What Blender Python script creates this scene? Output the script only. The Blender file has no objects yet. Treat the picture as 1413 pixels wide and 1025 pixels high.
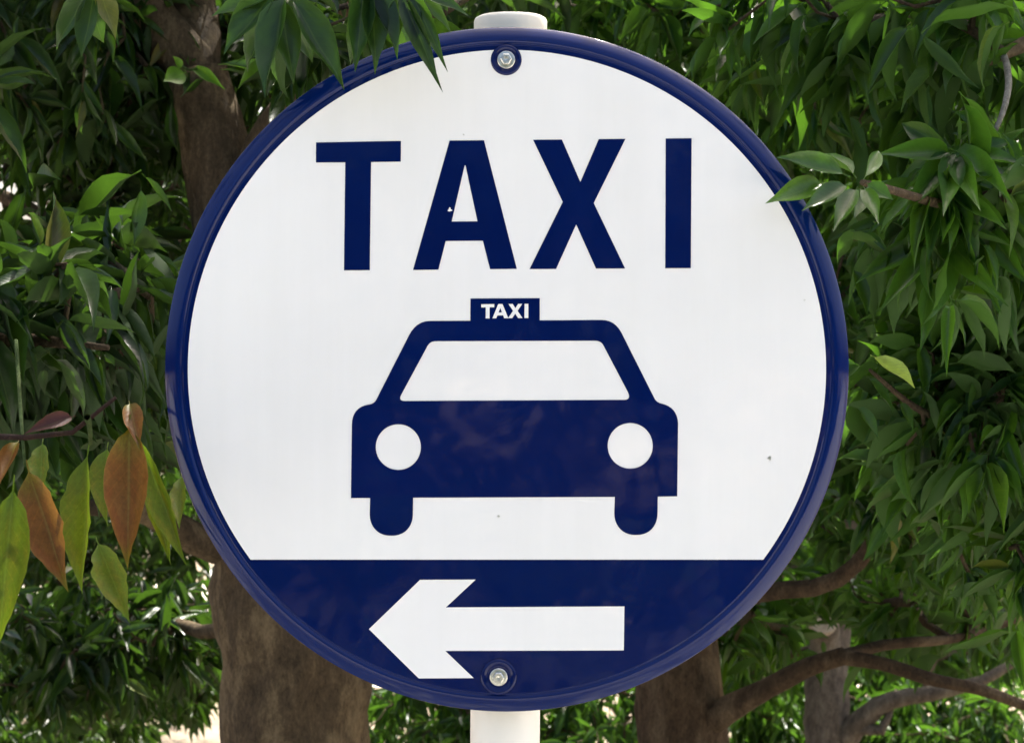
import bpy, math, random
from mathutils import noise as mnoise
import numpy as np
from mathutils import Vector, Matrix
from mathutils.bvhtree import BVHTree

C = bpy.context.scene.collection
rng = np.random.default_rng(11)
random.seed(11)

# ------------------------------------------------------------------ camera, sky, sun, exposure
DIST = 1.8            # camera to sign face
SZ = 1.75             # height of the sign centre
PXM = 1565.0          # photo pixels per metre at the sign face
CAMX, CAMZ = 7 / PXM, SZ - 3 / PXM
cam_d = bpy.data.cameras.new('camera')
cam = bpy.data.objects.new('camera', cam_d); C.objects.link(cam)
cam.location = (CAMX, -DIST, CAMZ)
cam.rotation_euler = (math.radians(90), 0, 0)
cam_d.sensor_width = 36
cam_d.lens = 36 * DIST * PXM / 1413
cam_d.clip_start = 0.05; cam_d.clip_end = 2000
cam_d.dof.use_dof = True; cam_d.dof.focus_distance = DIST + 0.15; cam_d.dof.aperture_fstop = 18
S = bpy.context.scene
S.camera = cam

SUN_EL, SUN_AZ = 58, 25       # degrees; azimuth clockwise from +Y (beyond the trees)
w = bpy.data.worlds.new('World'); S.world = w; w.use_nodes = True
wn = w.node_tree.nodes; wl = w.node_tree.links
sky = wn.new('ShaderNodeTexSky'); sky.sky_type = 'NISHITA'; sky.sun_disc = False
sky.sun_elevation = math.radians(SUN_EL); sky.sun_rotation = math.radians(SUN_AZ)
sky.dust_density = 8.0; sky.air_density = 0.8; sky.ozone_density = 0.3
bg = wn['Background']; bg.inputs[1].default_value = 0.12
wl.new(sky.outputs[0], bg.inputs[0])
sd = bpy.data.lights.new('sun', 'SUN'); sun = bpy.data.objects.new('sun', sd); C.objects.link(sun)
sd.energy = 3.5; sd.angle = math.radians(0.5); sd.color = (1, 0.95, 0.87)
el, az = math.radians(SUN_EL), math.radians(SUN_AZ)
sun.rotation_euler = Vector((math.cos(el) * math.sin(az), math.cos(el) * math.cos(az), math.sin(el))).to_track_quat('Z', 'Y').to_euler()
S.view_settings.view_transform = 'Standard'; S.view_settings.look = 'None'
S.view_settings.gamma = 1; S.view_settings.use_curve_mapping = False
S.view_settings.exposure = 2.12

# ------------------------------------------------------------------ helpers
def P(px, py, Y):
    """world point that the photo shows at pixel (px, py), at distance Y beyond the sign"""
    k = (DIST + Y) / (DIST * PXM)
    return np.array([CAMX + (px - 706.5) * k, Y, CAMZ + (512.5 - py) * k])

def to_px(p):
    p = np.atleast_2d(p)
    k = (DIST + p[:, 1]) / (DIST * PXM)
    return np.stack([706.5 + (p[:, 0] - CAMX) / k, 512.5 - (p[:, 2] - CAMZ) / k], 1)

def tag(o, label=None, cat=None, group=None, kind=None):
    if label: o['label'] = label
    if cat: o['category'] = cat
    if group: o['group'] = group
    if kind: o['kind'] = kind
    return o

def empty(name, loc):
    o = bpy.data.objects.new(name, None); C.objects.link(o); o.location = loc
    o.empty_display_size = 0.1
    return o

def put(name, me, mat=None, parent=None, loc=None):
    o = bpy.data.objects.new(name, me); C.objects.link(o)
    if mat is not None and not me.materials: me.materials.append(mat)
    if parent is not None: o.parent = parent
    if loc is not None: o.location = loc
    return o

def mesh_from(name, verts, faces, mat=None, smooth=False, uv=None):
    me = bpy.data.meshes.new(name)
    me.from_pydata([tuple(v) for v in verts], [], faces)
    if smooth: me.polygons.foreach_set('use_smooth', [True] * len(me.polygons))
    if mat: me.materials.append(mat)
    me.update()
    return me

# ------------------------------------------------------------------ materials
def new_mat(name):
    m = bpy.data.materials.new(name); m.use_nodes = True
    n = m.node_tree.nodes; l = m.node_tree.links
    return m, n, l, n['Principled BSDF'], n['Material Output']

def ramp(n, stops):
    r = n.new('ShaderNodeValToRGB')
    e = r.color_ramp.elements
    while len(e) < len(stops): e.new(0.5)
    for i, (p, c) in enumerate(stops):
        e[i].position = p; e[i].color = (*c, 1)
    return r

def noise(n, l, scale, detail=4, rough=0.55, coord='Object', mapscale=None):
    tc = n.new('ShaderNodeTexCoord'); t = n.new('ShaderNodeTexNoise')
    t.inputs['Scale'].default_value = scale; t.inputs['Detail'].default_value = detail
    t.inputs['Roughness'].default_value = rough
    if mapscale:
        mp = n.new('ShaderNodeMapping'); mp.inputs['Scale'].default_value = mapscale
        l.new(tc.outputs[coord], mp.inputs[0]); l.new(mp.outputs[0], t.inputs['Vector'])
    else:
        l.new(tc.outputs[coord], t.inputs['Vector'])
    return t

def enamel(name, col, col2, rough=0.06, spec=0.5, speck=False):
    m, n, l, b, out = new_mat(name)
    t = noise(n, l, 9, 5)
    r = ramp(n, [(0.35, col), (0.7, col2)])
    l.new(t.outputs['Fac'], r.inputs[0])
    tc = n.new('ShaderNodeTexCoord'); vo = n.new('ShaderNodeTexVoronoi'); vo.inputs['Scale'].default_value = 16; l.new(tc.outputs['Object'], vo.inputs['Vector'])
    sp = ramp(n, [(0.022, (1, 1, 1)), (0.034, (0, 0, 0))]); l.new(vo.outputs['Distance'], sp.inputs[0])
    sv = n.new('ShaderNodeSeparateColor'); l.new(vo.outputs['Color'], sv.inputs[0])
    gt = n.new('ShaderNodeMath'); gt.operation = 'GREATER_THAN'; gt.inputs[1].default_value = 0.86 if speck else 2.0; l.new(sv.outputs[0], gt.inputs[0])
    sm_ = n.new('ShaderNodeMath'); sm_.operation = 'MULTIPLY'; l.new(gt.outputs[0], sm_.inputs[0]); l.new(sp.outputs[0], sm_.inputs[1])
    t5 = noise(n, l, 38, 5, 0.65, mapscale=(1, 1, 0.06)); t6 = noise(n, l, 4, 3)
    st = ramp(n, [(0.35, (0.98, 0.98, 0.975)), (0.62, (1, 1, 1))]); l.new(t5.outputs['Fac'], st.inputs[0])
    st2 = ramp(n, [(0.3, (0.97, 0.97, 0.965)), (0.7, (1, 1, 1))]); l.new(t6.outputs['Fac'], st2.inputs[0])
    ma_ = n.new('ShaderNodeMix'); ma_.data_type = 'RGBA'; ma_.blend_type = 'MULTIPLY'; ma_.inputs['Factor'].default_value = 1
    l.new(r.outputs[0], ma_.inputs['A']); l.new(st.outputs[0], ma_.inputs['B'])
    mb_ = n.new('ShaderNodeMix'); mb_.data_type = 'RGBA'; mb_.blend_type = 'MULTIPLY'; mb_.inputs['Factor'].default_value = 1
    l.new(ma_.outputs['Result'], mb_.inputs['A']); l.new(st2.outputs[0], mb_.inputs['B'])
    mk = n.new('ShaderNodeMix'); mk.data_type = 'RGBA'; l.new(sm_.outputs[0], mk.inputs['Factor']); l.new(mb_.outputs['Result'], mk.inputs['A']); mk.inputs['B'].default_value = (0.33, 0.31, 0.29, 1)
    l.new(mk.outputs['Result'], b.inputs['Base Color'])
    b.inputs['Specular IOR Level'].default_value = spec
    t2 = noise(n, l, 14, 2); t3 = noise(n, l, 260, 2)
    ad = n.new('ShaderNodeMath'); ad.operation = 'MULTIPLY_ADD'; ad.inputs[1].default_value = 0.012
    l.new(t3.outputs['Fac'], ad.inputs[0]); l.new(t2.outputs['Fac'], ad.inputs[2])
    bp = n.new('ShaderNodeBump'); bp.inputs['Strength'].default_value = 0.25; bp.inputs['Distance'].default_value = 0.004
    l.new(ad.outputs[0], bp.inputs['Height']); l.new(bp.outputs[0], b.inputs['Normal'])
    # faint grime changes the gloss
    t4 = noise(n, l, 30, 6, 0.7)
    mr = n.new('ShaderNodeMapRange'); mr.inputs['To Min'].default_value = rough * 0.6; mr.inputs['To Max'].default_value = rough * 2.0
    l.new(t4.outputs['Fac'], mr.inputs['Value']); l.new(mr.outputs[0], b.inputs['Roughness'])
    return m

M_WHITE = enamel('white_enamel', (0.825, 0.825, 0.81), (0.80, 0.80, 0.785), 0.05, 0.7, True)
M_NAVY = enamel('navy_enamel', (0.0004, 0.0056, 0.060), (0.0007, 0.0074, 0.070), 0.05, 0.26)
M_RIM = enamel('navy_rim_enamel', (0.0006, 0.0080, 0.070), (0.0010, 0.0105, 0.084), 0.07, 0.24)
M_CAP = enamel('cream_cap_plastic', (0.86, 0.80, 0.66), (0.76, 0.70, 0.57), 0.4, 0.3)
M_POLE = enamel('white_pole_paint', (0.83, 0.81, 0.75), (0.76, 0.735, 0.67), 0.35)

def metal():
    m, n, l, b, out = new_mat('zinc_bolt')
    b.inputs['Metallic'].default_value = 1; b.inputs['Roughness'].default_value = 0.32
    t = noise(n, l, 300, 4); r = ramp(n, [(0.3, (0.42, 0.42, 0.38)), (0.7, (0.70, 0.70, 0.66))])
    l.new(t.outputs['Fac'], r.inputs[0]); l.new(r.outputs[0], b.inputs['Base Color'])
    return m
M_BOLT = metal()

def bark(name, c0, c1, c2, lichen_sun):
    m, n, l, b, out = new_mat(name)
    t1 = noise(n, l, 48, 10, 0.75, mapscale=(1, 1, 0.5))
    t2 = noise(n, l, 9, 8, 0.7, mapscale=(1.3, 1.3, 0.55))
    t3 = noise(n, l, 210, 5, 0.75, mapscale=(1, 1, 0.6))
    r1 = ramp(n, [(0.30, c0), (0.52, c1), (0.75, c2)])
    l.new(t1.outputs['Fac'], r1.inputs[0])
    r2 = ramp(n, [(0.50, (0, 0, 0)), (0.62, (1, 1, 1))])
    l.new(t2.outputs['Fac'], r2.inputs[0])
    mx = n.new('ShaderNodeMix'); mx.data_type = 'RGBA'
    ml = n.new('ShaderNodeMath'); ml.operation = 'MULTIPLY'; ml.inputs[1].default_value = 0.7
    l.new(r2.outputs[0], ml.inputs[0]); l.new(ml.outputs[0], mx.inputs['Factor'])
    l.new(r1.outputs[0], mx.inputs['A']); mx.inputs['B'].default_value = (*lichen_sun, 1)
    mx2 = n.new('ShaderNodeMix'); mx2.data_type = 'RGBA'; mx2.blend_type = 'OVERLAY'
    mx2.inputs['Factor'].default_value = 0.85
    l.new(mx.outputs['Result'], mx2.inputs['A']); l.new(t3.outputs['Fac'], mx2.inputs['B'])
    l.new(mx2.outputs['Result'], b.inputs['Base Color'])
    b.inputs['Roughness'].default_value = 0.9; b.inputs['Specular IOR Level'].default_value = 0.2
    ad = n.new('ShaderNodeMath'); ad.operation = 'MULTIPLY_ADD'; ad.inputs[1].default_value = 0.35
    l.new(t3.outputs['Fac'], ad.inputs[0]); l.new(t1.outputs['Fac'], ad.inputs[2])
    bp = n.new('ShaderNodeBump'); bp.inputs['Strength'].default_value = 1.0; bp.inputs['Distance'].default_value = 0.02
    l.new(ad.outputs[0], bp.inputs['Height']); l.new(bp.outputs[0], b.inputs['Normal'])
    return m
M_BARK = bark('brown_bark', (0.050, 0.036, 0.021), (0.115, 0.082, 0.047), (0.22, 0.160, 0.090), (0.29, 0.215, 0.120))  # ochre patch colour also paints warm sunlight into the trunk
M_BARK2 = bark('grey_bark', (0.06, 0.05, 0.04), (0.15, 0.125, 0.10), (0.24, 0.21, 0.17), (0.27, 0.24, 0.19))
M_TWIG = bark('twig_bark', (0.05, 0.035, 0.02), (0.11, 0.075, 0.045), (0.16, 0.13, 0.07), (0.12, 0.12, 0.06))
M_TWIG_RED = bark('red_brown_twig', (0.02, 0.010, 0.008), (0.045, 0.020, 0.014), (0.07, 0.035, 0.02), (0.06, 0.04, 0.02))
M_BARK_RED = bark('russet_bark', (0.032, 0.021, 0.012), (0.085, 0.056, 0.032), (0.15, 0.105, 0.062), (0.19, 0.14, 0.085))
M_TWIG_GREY = bark('pale_twig_bark', (0.16, 0.15, 0.12), (0.30, 0.28, 0.23), (0.42, 0.40, 0.34), (0.38, 0.37, 0.30))
M_SHOOT = bark('green_shoot', (0.05, 0.08, 0.02), (0.08, 0.13, 0.035), (0.11, 0.16, 0.05), (0.1, 0.13, 0.04))
M_CUT = bark('cut_wood', (0.35, 0.28, 0.2), (0.48, 0.40, 0.30), (0.55, 0.47, 0.36), (0.5, 0.42, 0.3))

def leaf_mat(name, tops, under, trans, rough=0.33, tmix=0.32, blotch=None, spec=0.42, ends=None):
    """tops: colour stops over the random value of a leaf"""
    m, n, l, b, out = new_mat(name)
    g = n.new('ShaderNodeNewGeometry'); oi = n.new('ShaderNodeObjectInfo')
    a = n.new('ShaderNodeMath'); a.operation = 'ADD'
    l.new(g.outputs['Random Per Island'], a.inputs[0]); l.new(oi.outputs['Random'], a.inputs[1])
    f = n.new('ShaderNodeMath'); f.operation = 'FRACT'; l.new(a.outputs[0], f.inputs[0])
    r = ramp(n, tops); l.new(f.outputs[0], r.inputs[0])
    col = r.outputs[0]
    uv = n.new('ShaderNodeUVMap')
    sx = n.new('ShaderNodeSeparateXYZ'); l.new(uv.outputs[0], sx.inputs[0])
    # distance from the midrib, 0 on it, 1 at the margin
    d = n.new('ShaderNodeMath'); d.operation = 'SUBTRACT'; d.inputs[1].default_value = 0.5; l.new(sx.outputs[0], d.inputs[0])
    ab = n.new('ShaderNodeMath'); ab.operation = 'ABSOLUTE'; l.new(d.outputs[0], ab.inputs[0])
    if blotch:
        t = noise(n, l, 5, 4, 0.6, coord='UV', mapscale=(0.8, 1.2, 1))
        ra = ramp(n, [(0.45, (0, 0, 0)), (0.62, (1, 1, 1))]); l.new(t.outputs['Fac'], ra.inputs[0])
        mb = n.new('ShaderNodeMix'); mb.data_type = 'RGBA'
        l.new(ra.outputs[0], mb.inputs['Factor']); l.new(col, mb.inputs['A']); mb.inputs['B'].default_value = (*blotch, 1)
        col = mb.outputs['Result']
    if ends:      # the base and the tip have another colour
        re_ = ramp(n, [(0.12, (1, 1, 1)), (0.36, (0, 0, 0)), (0.84, (0, 0, 0)), (0.96, (1, 1, 1))])
        tn = noise(n, l, 3, 3, 0.6, coord='UV'); dd = n.new('ShaderNodeMath'); dd.operation = 'MULTIPLY_ADD'; dd.inputs[1].default_value = 0.35
        l.new(tn.outputs['Fac'], dd.inputs[0]); l.new(sx.outputs[1], dd.inputs[2])
        d2 = n.new('ShaderNodeMath'); d2.operation = 'SUBTRACT'; d2.inputs[1].default_value = 0.17; l.new(dd.outputs[0], d2.inputs[0])
        l.new(d2.outputs[0], re_.inputs[0])
        me_ = n.new('ShaderNodeMix'); me_.data_type = 'RGBA'; l.new(re_.outputs[0], me_.inputs['Factor']); l.new(col, me_.inputs['A']); me_.inputs['B'].default_value = (*ends, 1)
        ts = noise(n, l, 26, 4, 0.7, coord='UV', mapscale=(0.4, 1, 1)); rs = ramp(n, [(0.40, (0.55, 0.5, 0.4)), (0.56, (1, 1, 1))]); l.new(ts.outputs['Fac'], rs.inputs[0])
        ms_ = n.new('ShaderNodeMix'); ms_.data_type = 'RGBA'; ms_.blend_type = 'MULTIPLY'; ms_.inputs['Factor'].default_value = 0.7
        l.new(me_.outputs['Result'], ms_.inputs['A']); l.new(rs.outputs[0], ms_.inputs['B']); col = ms_.outputs['Result']
    # mottling of its own on every leaf, and pale side veins
    cv = n.new('ShaderNodeCombineXYZ'); l.new(f.outputs[0], cv.inputs[2]); mv = n.new('ShaderNodeVectorMath'); mv.operation = 'MULTIPLY_ADD'
    mv.inputs[1].default_value = (0.5, 1.6, 0); l.new(uv.outputs[0], mv.inputs[0])
    m40 = n.new('ShaderNodeVectorMath'); m40.operation = 'SCALE'; m40.inputs['Scale'].default_value = 90; l.new(cv.outputs[0], m40.inputs[0]); l.new(m40.outputs[0], mv.inputs[2])
    tm = n.new('ShaderNodeTexNoise'); tm.inputs['Scale'].default_value = 2.6; tm.inputs['Detail'].default_value = 6; tm.inputs['Roughness'].default_value = 0.7; l.new(mv.outputs[0], tm.inputs['Vector'])
    rm = ramp(n, [(0.30, (0.62, 0.58, 0.55)), (0.48, (0.95, 0.95, 0.95)), (0.70, (1.30, 1.22, 1.05))]); l.new(tm.outputs['Fac'], rm.inputs[0])
    mm_ = n.new('ShaderNodeMix'); mm_.data_type = 'RGBA'; mm_.blend_type = 'MULTIPLY'; mm_.inputs['Factor'].default_value = 1
    l.new(col, mm_.inputs['A']); l.new(rm.outputs[0], mm_.inputs['B']); col = mm_.outputs['Result']
    va = n.new('ShaderNodeMath'); va.operation = 'MULTIPLY_ADD'; va.inputs[1].default_value = -0.45; l.new(ab.outputs[0], va.inputs[0]); l.new(sx.outputs[1], va.inputs[2])
    vs = n.new('ShaderNodeMath'); vs.operation = 'MULTIPLY'; vs.inputs[1].default_value = 75; l.new(va.outputs[0], vs.inputs[0])
    vi = n.new('ShaderNodeMath'); vi.operation = 'SINE'; l.new(vs.outputs[0], vi.inputs[0])
    vr = ramp(n, [(0.86, (1, 1, 1)), (1.0, (1.35, 1.28, 1.15))]); l.new(vi.outputs[0], vr.inputs[0])
    mv2 = n.new('ShaderNodeMix'); mv2.data_type = 'RGBA'; mv2.blend_type = 'MULTIPLY'; mv2.inputs['Factor'].default_value = 1
    l.new(col, mv2.inputs['A']); l.new(vr.outputs[0], mv2.inputs['B']); col = mv2.outputs['Result']
    # midrib and margin lighter
    rib = ramp(n, [(0.0, (1, 1, 1)), (0.045, (0, 0, 0)), (0.46, (0, 0, 0)), (0.5, (0.6, 0.6, 0.6))]); l.new(ab.outputs[0], rib.inputs[0])
    mr = n.new('ShaderNodeMix'); mr.data_type = 'RGBA'; mr.blend_type = 'ADD'
    sc = n.new('ShaderNodeMath'); sc.operation = 'MULTIPLY'; sc.inputs[1].default_value = 0.8; l.new(rib.outputs[0], sc.inputs[0])
    l.new(sc.outputs[0], mr.inputs['Factor']); l.new(col, mr.inputs['A']); mr.inputs['B'].default_value = (0.06, 0.085, 0.02, 1)
    mu = n.new('ShaderNodeMix'); mu.data_type = 'RGBA'
    l.new(g.outputs['Backfacing'], mu.inputs['Factor']); l.new(mr.outputs['Result'], mu.inputs['A']); mu.inputs['B'].default_value = (*under, 1)
    l.new(mu.outputs['Result'], b.inputs['Base Color'])
    b.inputs['Specular IOR Level'].default_value = spec
    rr = n.new('ShaderNodeMapRange'); rr.inputs['To Min'].default_value = rough; rr.inputs['To Max'].default_value = 0.65
    l.new(g.outputs['Backfacing'], rr.inputs['Value']); l.new(rr.outputs[0], b.inputs['Roughness'])
    # side veins: slanted ridges
    ma = n.new('ShaderNodeMath'); ma.operation = 'MULTIPLY_ADD'; ma.inputs[1].default_value = -0.45
    l.new(ab.outputs[0], ma.inputs[0]); l.new(sx.outputs[1], ma.inputs[2])
    sn = n.new('ShaderNodeMath'); sn.operation = 'MULTIPLY'; sn.inputs[1].default_value = 75; l.new(ma.outputs[0], sn.inputs[0])
    si = n.new('ShaderNodeMath'); si.operation = 'SINE'; l.new(sn.outputs[0], si.inputs[0])
    po = n.new('ShaderNodeMath'); po.operation = 'MULTIPLY_ADD'; po.inputs[1].default_value = 3.0
    l.new(rib.outputs[0], po.inputs[0]); l.new(si.outputs[0], po.inputs[2])
    bp = n.new('ShaderNodeBump'); bp.inputs['Strength'].default_value = 0.05; bp.inputs['Distance'].default_value = 0.0008
    l.new(po.outputs[0], bp.inputs['Height']); l.new(bp.outputs[0], b.inputs['Normal'])
    tr = n.new('ShaderNodeBsdfTranslucent'); tr.inputs[0].default_value = (*trans, 1)
    ms = n.new('ShaderNodeMixShader'); ms.inputs[0].default_value = tmix
    l.new(b.outputs[0], ms.inputs[1]); l.new(tr.outputs[0], ms.inputs[2]); l.new(ms.outputs[0], out.inputs[0])
    return m

GREEN = [(0.0, (0.006, 0.028, 0.005)), (0.3, (0.012, 0.050, 0.008)), (0.6, (0.022, 0.076, 0.010)), (0.86, (0.045, 0.118, 0.013)), (0.97, (0.09, 0.17, 0.018)), (1.0, (0.15, 0.13, 0.03))]
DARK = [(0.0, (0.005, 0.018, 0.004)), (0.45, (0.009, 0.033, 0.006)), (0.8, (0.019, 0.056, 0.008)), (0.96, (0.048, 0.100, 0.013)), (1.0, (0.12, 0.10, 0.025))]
FRESH = [(0.0, (0.010, 0.040, 0.010)), (0.5, (0.020, 0.068, 0.013)), (1.0, (0.050, 0.118, 0.018))]
M_LEAF = leaf_mat('green_leaf', GREEN, (0.030, 0.074, 0.012), (0.10, 0.25, 0.015), 0.33, tmix=0.34, spec=0.33)
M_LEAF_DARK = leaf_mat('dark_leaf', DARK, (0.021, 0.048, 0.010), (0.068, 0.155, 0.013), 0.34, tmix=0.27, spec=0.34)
M_LEAF_FRESH = leaf_mat('fresh_leaf', FRESH, (0.033, 0.080, 0.014), (0.09, 0.22, 0.016), 0.36, tmix=0.3, spec=0.33)
M_LEAF_BROWN = leaf_mat('russet_leaf', [(0, (0.115, 0.053, 0.011)), (1, (0.14, 0.066, 0.015))], (0.13, 0.065, 0.016), (0.27, 0.125, 0.015), 0.42, 0.31, blotch=(0.12, 0.040, 0.010), spec=0.22, ends=(0.10, 0.13, 0.010))
M_LEAF_OLIVE = leaf_mat('olive_leaf', [(0, (0.065, 0.115, 0.006)), (1, (0.10, 0.13, 0.008))], (0.08, 0.115, 0.012), (0.19, 0.29, 0.010), 0.42, 0.34, blotch=(0.14, 0.12, 0.010), spec=0.25, ends=(0.05, 0.12, 0.008))
M_LEAF_RED = leaf_mat('dark_red_leaf', [(0, (0.03, 0.009, 0.008)), (1, (0.055, 0.014, 0.010))], (0.04, 0.014, 0.01), (0.14, 0.02, 0.012), 0.55, 0.2)
M_LEAF_LIME = leaf_mat('lime_leaf', [(0, (0.07, 0.19, 0.010)), (1, (0.09, 0.21, 0.012))], (0.09, 0.19, 0.02), (0.18, 0.40, 0.02), 0.45, 0.3)
M_LEAF_SUN_PAINTED = leaf_mat('sun_painted_leaf', [(0, (0.55, 0.74, 0.12)), (1, (0.6, 0.78, 0.15))], (0.6, 0.75, 0.25), (0.7, 0.9, 0.15), 0.4, 0.3)  # sunlight on a single leaf, put into its pale base colour

# ------------------------------------------------------------------ ground
def ground_mat():
    m, n, l, b, out = new_mat('soil_ground')
    t = noise(n, l, 3.0, 10, 0.7); t2 = noise(n, l, 0.25, 3)
    r = ramp(n, [(0.3, (0.10, 0.075, 0.045)), (0.5, (0.19, 0.15, 0.10)), (0.75, (0.30, 0.25, 0.17))])
    l.new(t.outputs['Fac'], r.inputs[0]); l.new(r.outputs[0], b.inputs['Base Color'])
    b.inputs['Roughness'].default_value = 0.95
    bp = n.new('ShaderNodeBump'); bp.inputs['Strength'].default_value = 0.8; bp.inputs['Distance'].default_value = 0.03
    l.new(t.outputs['Fac'], bp.inputs['Height']); l.new(bp.outputs[0], b.inputs['Normal'])
    return m
def paving_mat(name, c0, c1):
    m, n, l, b, out = new_mat(name)
    t = noise(n, l, 12, 8, 0.7)
    r = ramp(n, [(0.3, c0), (0.7, c1)])
    l.new(t.outputs['Fac'], r.inputs[0]); l.new(r.outputs[0], b.inputs['Base Color'])
    b.inputs['Roughness'].default_value = 0.85
    bp = n.new('ShaderNodeBump'); bp.inputs['Strength'].default_value = 0.4; bp.inputs['Distance'].default_value = 0.004
    l.new(t.outputs['Fac'], bp.inputs['Height']); l.new(bp.outputs[0], b.inputs['Normal'])
    return m
def sheet(name, x0, x1, y0, y1, z, mat):
    o = put(name, mesh_from(name, [(x0, y0, z), (x1, y0, z), (x1, y1, z), (x0, y1, z)], [(0, 1, 2, 3)], mat))
    return tag(o, kind='structure')
sheet('ground', -600, 600, -600, 600, 0, ground_mat())
sheet('pavement', -40, 40, -5.2, 0.55, 0.004, paving_mat('pale_concrete', (0.34, 0.33, 0.31), (0.46, 0.45, 0.42)))
sheet('road', -80, 80, -13.0, -5.35, 0.004, paving_mat('worn_asphalt', (0.10, 0.10, 0.10), (0.17, 0.17, 0.165)))
kv = []; 
def box(name, x0, x1, y0, y1, z0, z1, mat):
    v = [(x0, y0, z0), (x1, y0, z0), (x1, y1, z0), (x0, y1, z0), (x0, y0, z1), (x1, y0, z1), (x1, y1, z1), (x0, y1, z1)]
    f = [(0, 3, 2, 1), (4, 5, 6, 7), (0, 1, 5, 4), (1, 2, 6, 5), (2, 3, 7, 6), (3, 0, 4, 7)]
    return put(name, mesh_from(name, v, f, mat))
tag(box('kerb', -40, 40, -5.35, -5.2, -0.05, 0.10, paving_mat('kerb_stone', (0.3, 0.3, 0.29), (0.4, 0.4, 0.38))), kind='structure')
sheet('path', -60, 60, 9.5, 15.0, 0.004, paving_mat('sandy_path', (0.50, 0.45, 0.35), (0.62, 0.57, 0.46)))

# ------------------------------------------------------------------ the sign
def uv_(px, py): return ((px - 699.5) / PXM, (509.5 - py) / PXM)   # photo pixel -> metres on the sign face
root = empty('taxi_sign', (0, 0.06, 0))
tag(root, 'round white and navy TAXI sign with car symbol and left arrow on white pole', 'sign')
RL = Vector(root.location)

def flat(name, loops, front, depth, mat, parent=root, pix=True):
    """flat plate from outlines (first outer, the others holes); front face at y = front"""
    cu = bpy.data.curves.new(name, 'CURVE'); cu.dimensions = '2D'; cu.fill_mode = 'BOTH'
    cu.extrude = depth / 2
    for lp in loops:
        pts = [uv_(*p) for p in lp] if pix else lp
        sp = cu.splines.new('POLY'); sp.points.add(len(pts) - 1); sp.use_cyclic_u = True
        for i, (x, y) in enumerate(pts): sp.points[i].co = (x, y, 0, 1)
    o = bpy.data.objects.new('tmp', cu)
    me = bpy.data.meshes.new_from_object(o)
    bpy.data.objects.remove(o); bpy.data.curves.remove(cu)
    me.name = name
    me.transform(Matrix.Translation((0, front + depth / 2, SZ)) @ Matrix.Rotation(math.pi / 2, 4, 'X'))
    me.transform(Matrix.Translation(-RL))
    me.materials.clear(); me.materials.append(mat)
    return put(name, me, parent=parent)

def lathe(name, prof, mat, seg, parent, cx=0, cz=SZ, smooth=True, cap=True):
    """profile of (radius, y) turned about the sign's own axis (Y)"""
    v = []; f = []
    for (r, y) in prof:
        for k in range(seg):
            a = 2 * math.pi * k / seg
            v.append((cx + r * math.cos(a) - RL.x, y - RL.y, cz + r * math.sin(a) - RL.z))
    for i in range(len(prof) - 1):
        for k in range(seg):
            a, b = i * seg + k, i * seg + (k + 1) % seg
            f.append((a, b, b + seg, a + seg))
    if cap and prof[0][0] > 1e-6: f.append(tuple(reversed(range(seg))))
    return put(name, mesh_from(name, v, f, mat, smooth), parent=parent)

def smoothed(pts, n=4):
    """Catmull-Rom through profile points"""
    out = []
    q = [pts[0]] + list(pts) + [pts[-1]]
    for i in range(1, len(q) - 2):
        for k in range(n):
            t = k / n
            o = []
            for j in range(2):
                a, b, c, d = q[i - 1][j], q[i][j], q[i + 1][j], q[i + 2][j]
                o.append(0.5 * (2 * b + (c - a) * t + (2 * a - 5 * b + 4 * c - d) * t * t + (3 * b - a - 3 * c + d) * t ** 3))
            out.append(tuple(o))
    out.append(tuple(pts[-1]))
    return out

# enamelled steel pan: flat navy face, a small step, then a rounded edge rolled back
face_r = 447 / PXM
panel = flat('sign_panel', [[((face_r - 0.0004) * math.cos(2 * math.pi * k / 192), (face_r - 0.0004) * math.sin(2 * math.pi * k / 192)) for k in range(192)]], 0.0, 0.0016, M_NAVY, root, False)
rim_p = smoothed([(face_r - 0.0004, 0.0), (face_r + 0.0004, 0.0004), (face_r + 0.0010, 0.0007), (face_r + 0.0016, 0.0005), (face_r + 0.0030, -0.0005), (face_r + 0.0050, -0.0008),
                  (face_r + 0.0085, 0.0006), (face_r + 0.0125, 0.0034), (face_r + 0.0155, 0.0060), (face_r + 0.0170, 0.0076)], 5) \
        + [(face_r + 0.0173, 0.0086), (face_r + 0.0172, 0.0102), (face_r + 0.0164, 0.0112), (face_r + 0.0155, 0.0100), (face_r + 0.011, 0.0055), (face_r + 0.004, 0.003), (face_r - 0.02, 0.0022)]
lathe('rim', rim_p, M_RIM, 192, panel, cap=False)
# printed white field: circle cut by the chord above the arrow band
chord = lambda px: 772.4 - (px - 345) * 2.2 / 705
a0 = math.atan2(-(chord(345) - 509.5), 345 - 699.5); a1 = math.atan2(-(chord(1051) - 509.5), 1051 - 699.5)
if a0 < 0: a0 += 2 * math.pi
arc = []
N = 180
for i in range(N + 1):
    a = a1 + (a0 - a1) * i / N
    arc.append((699.5 + 440.3 * math.cos(a), 509.5 - 440.3 * math.sin(a)))
def circ(cx, cy, r, n=64, ry=None):
    return [(cx + r * math.cos(2 * math.pi * k / n), cy + (ry or r) * math.sin(2 * math.pi * k / n)) for k in range(n)]
F1, F2, F3 = -0.0003, -0.0006, -0.0009
flat('white_field', [arc], F1, 0.0004, M_WHITE)
T = [(436.2, 197), (553.3, 194.9), (553.1, 223.4), (512.1, 224), (510.3, 373), (474.7, 373.2), (476.5, 224.4), (436, 224.6)]
A = [(620.4, 194.4), (667.9, 194.0), (713.2, 371.1), (676.3, 371.6), (666.3, 332.4), (615.1, 332.8), (605, 372.2), (569.9, 372.7)]
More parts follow.
